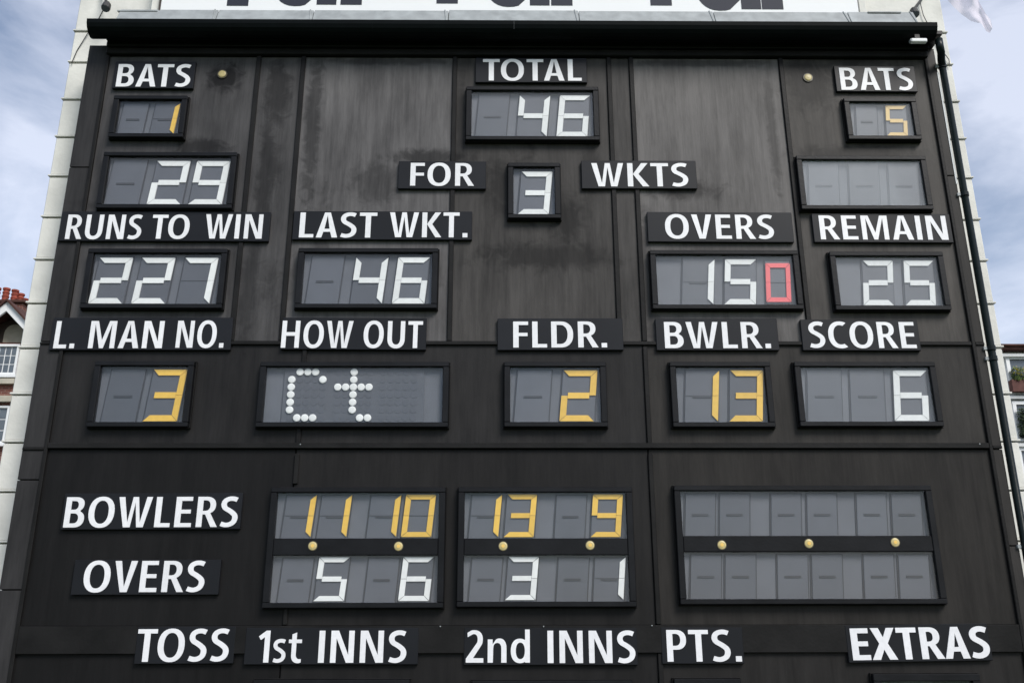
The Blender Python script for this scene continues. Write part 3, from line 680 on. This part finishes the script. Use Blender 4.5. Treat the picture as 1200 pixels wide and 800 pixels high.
xc0, zc7 = dotpos(341.2, 453.3); pit = (dotpos(432.3,453.3)[0]-dotpos(395.8,453.3)[0])/4
rowz = [dotpos(400, 415+v/5.217)[1] for v in (108,155,200,247,293,340,385)]
pz = (rowz[0]-rowz[6])/6
letters = {'C': ["01110","10001","10000","10000","10000","10000","01110"], 't': ["00100","00100","11111","00100","00100","00100","00011"]}
letters['C'] = [".###.","#...#","#....","#....","#....","#....",".###."]
letters['t'] = ["..#..","..#..","#####","..#..","..#..","..#..","...##"]
un = MB()
colx = [xc0 + pit*k for k in range(5)] + [dotpos(395.8,453.3)[0] + pit*k for k in range(5)] + [dotpos(448.5,453.3)[0] + pit*k for k in range(5)]
patt = [letters['C'][r]+letters['t'][r]+"....." for r in range(7)]
# the photograph's C is open at the left top corner: rows shift as flipped there
patt[0] = ".###....#......"[:0] + ".###." + "..#.." + "....."
for r in range(7):
    for c in range(15):
        xx, zz = colx[c], rowz[0]-pz*r + .0
        if r == 6 and c < 10: zz -= .004
        if patt[r][c] == '#':
            MB().disc(xx, zz, pit*.475, SEG_Y-.004, MOD_Y-.004, 18, .004).build("dot", MAT['white'], d)
        else:
            un.disc(xx, zz, pit*.44, MOD_Y-.0075, MOD_Y-.0045, 12)
uo = un.build("unlit_dots", MAT['module'], d); uo["kind"] = "stuff"
# tops of the windows along the bottom edge of the photograph
for lab, a, b, yy in (("top of a black framed window below the 1st INNS sign", 297, 480, 793), ("top of a black framed window below the 2nd INNS sign", 553, 741, 794.5), ("top of a black framed window below the PTS. sign", 790, 868, 793), ("top of a black framed window below the EXTRAS sign", 1023, 1148, 788)):
    X0, X1 = xcol(a, yy, FR_Y), xcol(b, yy, FR_Y); Z1 = zrow(yy+2.5, FR_Y)-.066; Z0 = Z1-.55
    d = thing("display", lab, "display", ((X0+X1)/2, 0, Z0-.07), "framed number displays on the scoreboard")
    frame_mesh(X0+.078, X1-.078, Z0, Z1, .078, .066).build("frame", MAT['frame'], d, bevel=.006)
    back_lip(X0+.078, X1-.078, Z0, Z1, .078, .066).build("frame_lip", MAT['batten'], d, bevel=.004)
    MB().box(X0+.07, X1-.07, -.0125, -.003, Z0-.01, Z1+.01).build("back_plate", MAT['housing'], d)
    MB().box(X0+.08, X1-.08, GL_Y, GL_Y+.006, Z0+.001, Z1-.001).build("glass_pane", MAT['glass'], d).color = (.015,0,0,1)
    nn = max(1, round((X1-X0-.156)/.42)); wd_ = (X1-X0-.156)/nn
    for k in range(nn): module(d, X0+.078+wd_*(k+.5), Z0, Z1, None, wht, .32, .5)

# two round lamps on the panels
for lab, px, py in (("round cream lamp beside the left BATS sign", 260, 86), ("round cream lamp beside the right BATS sign", 947.5, 90)):
    x, z = W(px, py, -.03)
    t = thing("round_lamp", lab, "lamp", (x, 0, z), "round lamps beside the BATS signs")
    MB().disc(x, z, .046, -.026, -.001, 24, .006).build("lens", MAT['lamp'], t); MB().disc(x, z, .060, -.014, -.001, 24).build("rim", MAT['lamp_rim'], t)

# ------------------------------------------------------------------ white banner above
BY = .10
bx0, bx1 = xcol(188, 8, BY), xcol(1006, 10, BY)
bz0 = zrow(16.5, BY)
bn = thing("banner", "white banner with large navy letters above the gutter", "banner", ((bx0+bx1)/2, BY, bz0))
MB().box(bx0, bx1, BY, BY+.03, bz0, bz0+2.0).build("banner_sheet", MAT['banner'], bn, bevel=.006)
MB().box(bx0-.012, bx0-.001, BY-.01, BY+.04, bz0, bz0+2.02).build("banner_edge", MAT['darkwood'], bn)
for (ta, ua, ra, yt, yu) in ((266, 318, 399, 8.6, 6.8), (511.5, 568, 646, 4.8, 6.6), (762.3, 815.5, 892.6, 6.0, 9.9)):
    H = 1.30; stemw = 25
    zb_ = zrow(yt, BY); zu = zrow(yu, BY)
    sx_ = (xcol(ta+25,5,BY)-xcol(ta,5,BY))/.20
    y_ = BY-.0005
    def put(ch, xs, zbase, stem_at):
        wd, vs, fs, lb, rb = glyph_mesh(ch)
        m = MB(); m.f = list(fs)
        for (a, b, c) in vs: m.v.append((xs+sx_*(a-stem_at), y_-.004*(c+.5), zbase+b*H))
        m.build("letter", MAT['navy'], bn)
    put('T', xcol(ta,5,BY), zb_, .19); put('u', xcol(ua,5,BY), zu, 0); put('r', xcol(ra,5,BY), zu, 0)

# ------------------------------------------------------------------ downpipe, small fittings
dp = thing("downpipe", "dark green rainwater downpipe down the right side of the board", "drainpipe", (XR_OUT, -.05, 0))
PY = -.03
pts = [(1123.8,180),(1159.5,400),(1193,600)]
XP = sum(xcol(a,b,PY) for a,b in pts)/3
zbd = zrow(76, PY)
xg, zg = W(1098.5, 38, GY+R)
MB().tube([(XP,PY,zbd),(XP,PY,.25),(XP,PY-.12,.08)], .042, 16).build("pipe", MAT['pipe'], dp, smooth=True)
MB().tube([(xg,GY+R,zb+.02),(xg,GY+R,zb-.09),(xg+.02,GY+R+.03,zb-.14),(XP-.02,PY-.04,zbd+.06),(XP,PY,zbd-.02)], .046, 16).build("swan_neck", MAT['pipe'], dp, smooth=True)
for py in (78, 228, 408, 420, 640):
    zz = zrow(py, PY, 1130); MB().tube([(XP,PY,zz+.025),(XP,PY,zz-.025)], .050, 16).build("collar", MAT['pipe'], dp)
    MB().box(XP-.085, XP+.0, PY-.01, PY+.03, zz-.018, zz+.018).build("bracket", MAT['lead'], dp)
x, z = W(1066.8, 46.3, -.33); x2, z2 = W(1086, 50.5, -.33)
ft = thing("light_fitting", "short white tube fitting under the right end of the soffit", "light fitting", ((x+x2)/2, -.33, z2))
MB().box(x, x2, -.36, -.30, z2, z).build("casing", MAT['whitepaint'], ft, bevel=.012, seg=2); MB().box(x-.010, x-.001, -.355, -.305, z2+.008, z-.008).build("end_cap", MAT['lead'], ft)
MB().box((x+x2)/2-.03, (x+x2)/2+.03, -.32, -.31, z, Z_SOF+.05).build("bracket", MAT['frame'], ft)
def spot(label, p_wall, p_head):
    (a, b), (c, e) = W(*p_wall, SY-.05), W(*p_head, SY-.20)
    t = thing("spotlight", label, "spotlight", (a, SY, b))
    MB().tube([(a, SY, b), (a, SY-.06, b), ((a+c)/2, SY-.15, (b+e)/2), (c, SY-.20, e+.03)], .018, 8).build("arm", MAT['cable'], t)
    MB().tube([(c, SY-.21, e+.05), (c, SY-.22, e+.02), (c, SY-.24, e-.05), (c, SY-.25, e-.07)], [.03,.05,.058,.052], 12).build("lamp_head", MAT['cable'], t)
    MB().tube([(c, SY-.252, e-.071), (c, SY-.254, e-.075)], .045, 12).build("lens", MAT['pane'], t)
spot("small dark spotlight on the stone at the upper left corner", (121,-10), (126,8))
spot("small dark spotlight on a slanting arm at the upper right corner", (1083,-6), (1070,15))
def ledge(label, a, b, yt, yb):
    y0 = .12; x0, z1 = W(a, yt, y0); x1, z0 = W(b, yb, y0)
    t = thing("ledge_box", label, "ledge", ((x0+x1)/2, y0, z0))
    MB().box(x0, x1, y0, SY-.025, z0, z1-.03).build("box_body", MAT['stone'], t, bevel=.006)
    m = MB().prismx([(y0-.05,z1-.05),(SY-.026,z1+.03),(SY-.026,z1+.045),(y0-.05,z1-.03)], x0-.03, x1+.03); m.build("lead_cap", MAT['lead'], t, bevel=.003)
ledge("small lead-capped ledge on the stone left of the white banner", 142, 183, 12.5, 17.5)
ledge("small lead-capped ledge on the stone right of the white banner", 1018, 1053, 14, 24)
def cable(label, pts, ys):
    P = [(W(a, b, y)[0], y, W(a, b, y)[1]) for (a, b), y in zip(pts, ys)]
    o = MB().tube(P, .006, 6).build("cable", MAT['cable']); tag(o, label, "cable")
cable("thin dark cable slanting down the stone at the left corner", [(124,2),(121,12),(113,27),(103,39),(90,60),(84,74)], [SY-.01,SY-.01,SY-.01,SY-.03,SY-.01,SY-.03])
cable("thin dark cable running down the stone at the right corner", [(1078,2),(1082,18),(1090,34),(1098,50),(1106,62),(1112,70),(1113,78)], [SY-.03]*7)

# ------------------------------------------------------------------ flag on the roof
fy = 2.5
def FP(px, py, y=fy): x, z = W(px, py, y); return (x, y, z)
flg = thing("flag", "pale lilac flag blowing in the sky at the upper right", "flag", FP(1100, -60))
px_, _, pz_ = FP(1088, -60); 
MB().tube([(px_, fy, ZROOF), (px_, fy, ZROOF+3.4)], .03, 10).build("flagpole", MAT['steel'], flg)
m = MB(); nu, nv = 18, 12
# cloth edges: upper edge and lower edge sampled in the picture, then given folds in depth
lowe = [(1088,-60),(1100,-30),(1110,0),(1118,9),(1128,18),(1138,25),(1150,28),(1156,37),(1160,39),(1163,33)]
uppe = [(1088,-110),(1106,-88),(1122,-60),(1132,-40),(1140,-20),(1144,-6),(1148,4),(1155,16),(1161,24),(1163,33)]
def samp(L_, t):
    f = t*(len(L_)-1); i = min(int(f), len(L_)-2); f -= i
    return (L_[i][0]*(1-f)+L_[i+1][0]*f, L_[i][1]*(1-f)+L_[i+1][1]*f)
for i in range(nu+1):
    for j in range(nv+1):
        a = samp(lowe, i/nu); b = samp(uppe, i/nu); s = j/nv
        yy = fy + .10*math.sin(i*.9+s*5)*min(1, i/4) + .05*math.sin(s*9+i*.4)
        m.v.append(FP(a[0]*(1-s)+b[0]*s, a[1]*(1-s)+b[1]*s, yy))
for i in range(nu):
    for j in range(nv):
        k = i*(nv+1)+j; m.f.append((k, k+nv+1, k+nv+2, k+1))
m.build("cloth", MAT['flag'], flg, smooth=True)

# ------------------------------------------------------------------ brick house at the left, far behind
HY = 20.0
def HB(pxa, pya, pxb, pyb, y0=HY, dep=.1, pad=0.0):
    xa_, za_ = W(pxa, pya, y0); xb_, zb_ = W(pxb, pyb, y0); return (xa_-pad, xb_+pad, y0, y0+dep, min(za_,zb_)-pad, max(za_,zb_)+pad)
ax, az = W(17, 358, HY)
bh_ = thing("brick_house", "red brick house with a white gable and sash windows at the far left", "house", (ax, HY, 0))
xr_ = W(36, 440, HY)[0]; zE = W(10, 402, HY)[1]
MB().box(ax-4.2, ax+1.9, HY, HY+7, 0, zE).build("wall", MAT['brick'], bh_)
MB().prism([(ax-4.2,zE+.001),(ax+1.9,zE+.001),(ax+1.9,zE+.1),(ax,az-.3),(ax-1.6,zE+.35),(ax-4.2,zE+.3)], HY+.35, HY+7).build("gable", MAT['darkwood'], bh_)
gw = 1.55; dz = 1.5
for s in (-1, 1):
    n_ = Vector((s*gw, -dz)); ln = n_.length; ux, uz = n_.x/ln, n_.y/ln
    P = [(ax,az),(ax+s*gw,az-dz),(ax+s*gw-s*.0,az-dz-.36),(ax,az-.36)]
    MB().prism(P, HY-.45+.002*s, HY-.36+.002*s).build("bargeboard", MAT['whitepaint'], bh_, bevel=.01)
    P = [(ax,az+.06),(ax+s*(gw+.15),az-dz-.08),(ax+s*(gw+.15),az-dz-.17),(ax,az-.02)]
    MB().prism(P, HY-.55, HY+7).build("roof", MAT['tile'], bh_)
ar = [(ax-.35,zE+.12)]+[(ax-.02-.33*math.cos(math.radians(t)), zE+.45+.33*math.sin(math.radians(t))) for t in range(0,181,20)]+[(ax+.31,zE+.12)]
MB().prism(ar, HY+.30, HY+.345).build("gable_arch", MAT['trimstone'], bh_)
def win(parent, pxa, pya, pxb, pyb, nx, nz, y0=HY, glass='pane', framep=MAT['whitepaint'], t=.07):
    x0, x1, _, _, z0, z1 = HB(pxa, pya, pxb, pyb, y0)
    m = MB()
    m.box(x0, x1, y0-.10, y0+.02, z1-t, z1); m.box(x0, x1, y0-.10, y0+.02, z0, z0+t)
    m.box(x0, x0+t, y0-.098, y0+.02, z0+t, z1-t); m.box(x1-t, x1, y0-.098, y0+.02, z0+t, z1-t)
    f = m.build("window", framep, parent)
    MB().box(x0-.08, x1+.08, y0-.18, y0+.01, z0-.10, z0-.002).build("sill", framep, f)
    dxx = (x1-x0-2*t)/nx; dzz = (z1-z0-2*t)/nz
    for i in range(nx):
        for j in range(nz):
            MB().box(x0+t+dxx*i+.018, x0+t+dxx*(i+1)-.018, y0-.04, y0-.03, z0+t+dzz*j+.018, z0+t+dzz*(j+1)-.018).build("pane", MAT[glass], f)
    MB().box(x0+t, x1-t, y0-.028, y0-.005, z0+t, z1-t).build("glazing_bar", framep, f)
    return f
win(bh_, -22, 404, 19, 440, 6, 3, t=.08)
win(bh_, -22, 476, 6, 520, 3, 3)
MB().box(*HB(-90, 443, 16, 449, HY-.16, .155)).build("string_course", MAT['trimstone'], bh_)
MB().box(*HB(-90, 463, 14, 470, HY-.22, .215)).build("string_course", MAT['trimstone'], bh_)
# chimney stack with pots
ch_ = thing("chimney", "brick chimney stack with red clay pots at the far left", "chimney", W(14, 372, 22)[0:1]+(22, W(14,372,22)[1]-2))
cx0, cz0 = W(-12, 354, 22); cx1, cz1 = W(31, 354, 22)
MB().box(cx0, cx1, 21.8, 23.0, cz0-3, cz0-.12).build("stack", MAT['brick'], ch_)
MB().box(cx0-.08, cx1+.08, 21.7, 23.1, cz0-.118, cz0).build("stack_cap", MAT['tile'], ch_, bevel=.02)
for (px, dzp, yy) in ((-5,0,22.05), (6,0,22.1),(16.5,-.03,22.2),(24,-.12,22.35),(29.5,-.22,22.6)):
    x, _z = W(px, 350, yy); zz = cz0+.001; kk = .74
    T = [(x,yy,zz+v*kk+(dzp if i > 1 else 0)) for i, v in enumerate((0,.16,.17,.30,.31,.36,.37,.50,.51,.56,.57,.68,.69,.78))]
    po = MB().tube(T, [.135,.135,.11,.11,.128,.128,.11,.105,.125,.125,.105,.10,.13,.13], 14).build("chimney_pot", MAT['pot'], ch_)
    MB().disc(x, zz+.01, .01, yy-.02, yy, 6).build("pot_clip", MAT['pot'], po)

# ------------------------------------------------------------------ white house at the right, far behind
wx, wz = W(1176, 406, HY)
wh = thing("white_house", "white rendered house with planted balconies at the far right", "house", (wx+3, HY, 0))
MB().box(wx-1.0, wx+8, HY+.2, HY+7, 0, wz-.14).build("wall", MAT['stucco'], wh)
MB().box(wx-1.1, wx+8.2, HY-.15, HY+7.1, wz-.138, wz-.05).build("eaves_board", MAT['planter'], wh, bevel=.01)
MB().box(wx-1.1, wx+8.2, HY-.25, HY+7.1, wz-.048, wz+.02).build("roof_edge", MAT['tile'], wh, bevel=.01)
for py in (414, 463, 519, 575):
    MB().box(*HB(1150, py, 1480, py+4, HY-.05, .24)).build("string_course", MAT['stucco'], wh, bevel=.01)
for (pa, pb, pc, pd) in ((1182,421,1212,459),(1190,474,1216,514),(1196,528,1222,568),(1236,421,1262,459),(1240,474,1264,514)):
    x0, x1, _, _, z0, z1 = HB(pa, pb, pc, pd, HY+.08)
    m = MB(); m.box(x0-.12, x1+.12, HY+.04, HY+.195, z1, z1+.12); m.box(x0-.12, x0, HY+.042, HY+.195, z0, z1-.001); m.box(x1, x1+.12, HY+.042, HY+.195, z0, z1-.001)
    f = m.build("window", MAT['whitepaint'], wh); MB().box(x0+.001, x1-.001, HY+.12, HY+.19, z0, z1-.001).build("pane", MAT['pane'], f)
    MB().box(x0-.15, x1+.15, HY-.02, HY+.19, z0-.08, z0-.001).build("sill", MAT['whitepaint'], f)
x0, x1, _, _, z0, z1 = HB(1183, 438, 1212, 459, HY-.15)
pl = thing("window_box", "brown window box with yellow-green plants on the white house", "window box", ((x0+x1)/2, HY-.1, z0))
MB().box(x0, x1, HY-.20, HY+.03, z0, z0+.42).build("box", MAT['planter'], pl, bevel=.01)
def foliage(parent, name, material, x0, x1, z0, z1, y0, y1, n, s):
    m = MB()
    for _ in range(n):
        c = Vector((random.uniform(x0,x1), random.uniform(y0,y1), z0+(z1-z0)*random.random()**1.3))
        a = Vector((random.gauss(0,1),random.gauss(0,1),random.gauss(0,1))).normalized(); b = a.orthogonal().normalized(); k = s*random.uniform(.6,1.3)
        i = len(m.v); m.v += [tuple(c-a*k), tuple(c+b*k*.5), tuple(c+a*k), tuple(c-b*k*.5)]; m.f.append((i,i+1,i+2,i+3))
    return m.build(name, material, parent)
foliage(pl, "leaves", MAT['leaf'], x0+.12, x1, z0+.40, z0+.85, HY-.25, HY+.0, 260, .07)
foliage(pl, "flowers", MAT['flower'], x0+.15, x1, z0+.55, z0+.88, HY-.28, HY-.05, 60, .05)
x0, x1, _, _, z0, z1 = HB(1191, 478, 1214, 512, HY-.1)
p2 = thing("climbing_plant", "dark leafy plant in front of the white house window", "plant", ((x0+x1)/2, HY-.1, z0))
foliage(p2, "leaves", MAT['darkleaf'], x0, x1, z0, z1, HY-.2, HY+.0, 420, .07)
MB().tube([((x0+x1)/2, HY-.1, z0-.05), ((x0+x1)/2+.05, HY-.1, (z0+z1)/2), ((x0+x1)/2-.05, HY-.1, z1-.1)], .02, 6).build("stem", MAT['darkwood'], p2)
print("objects", len(bpy.data.objects))
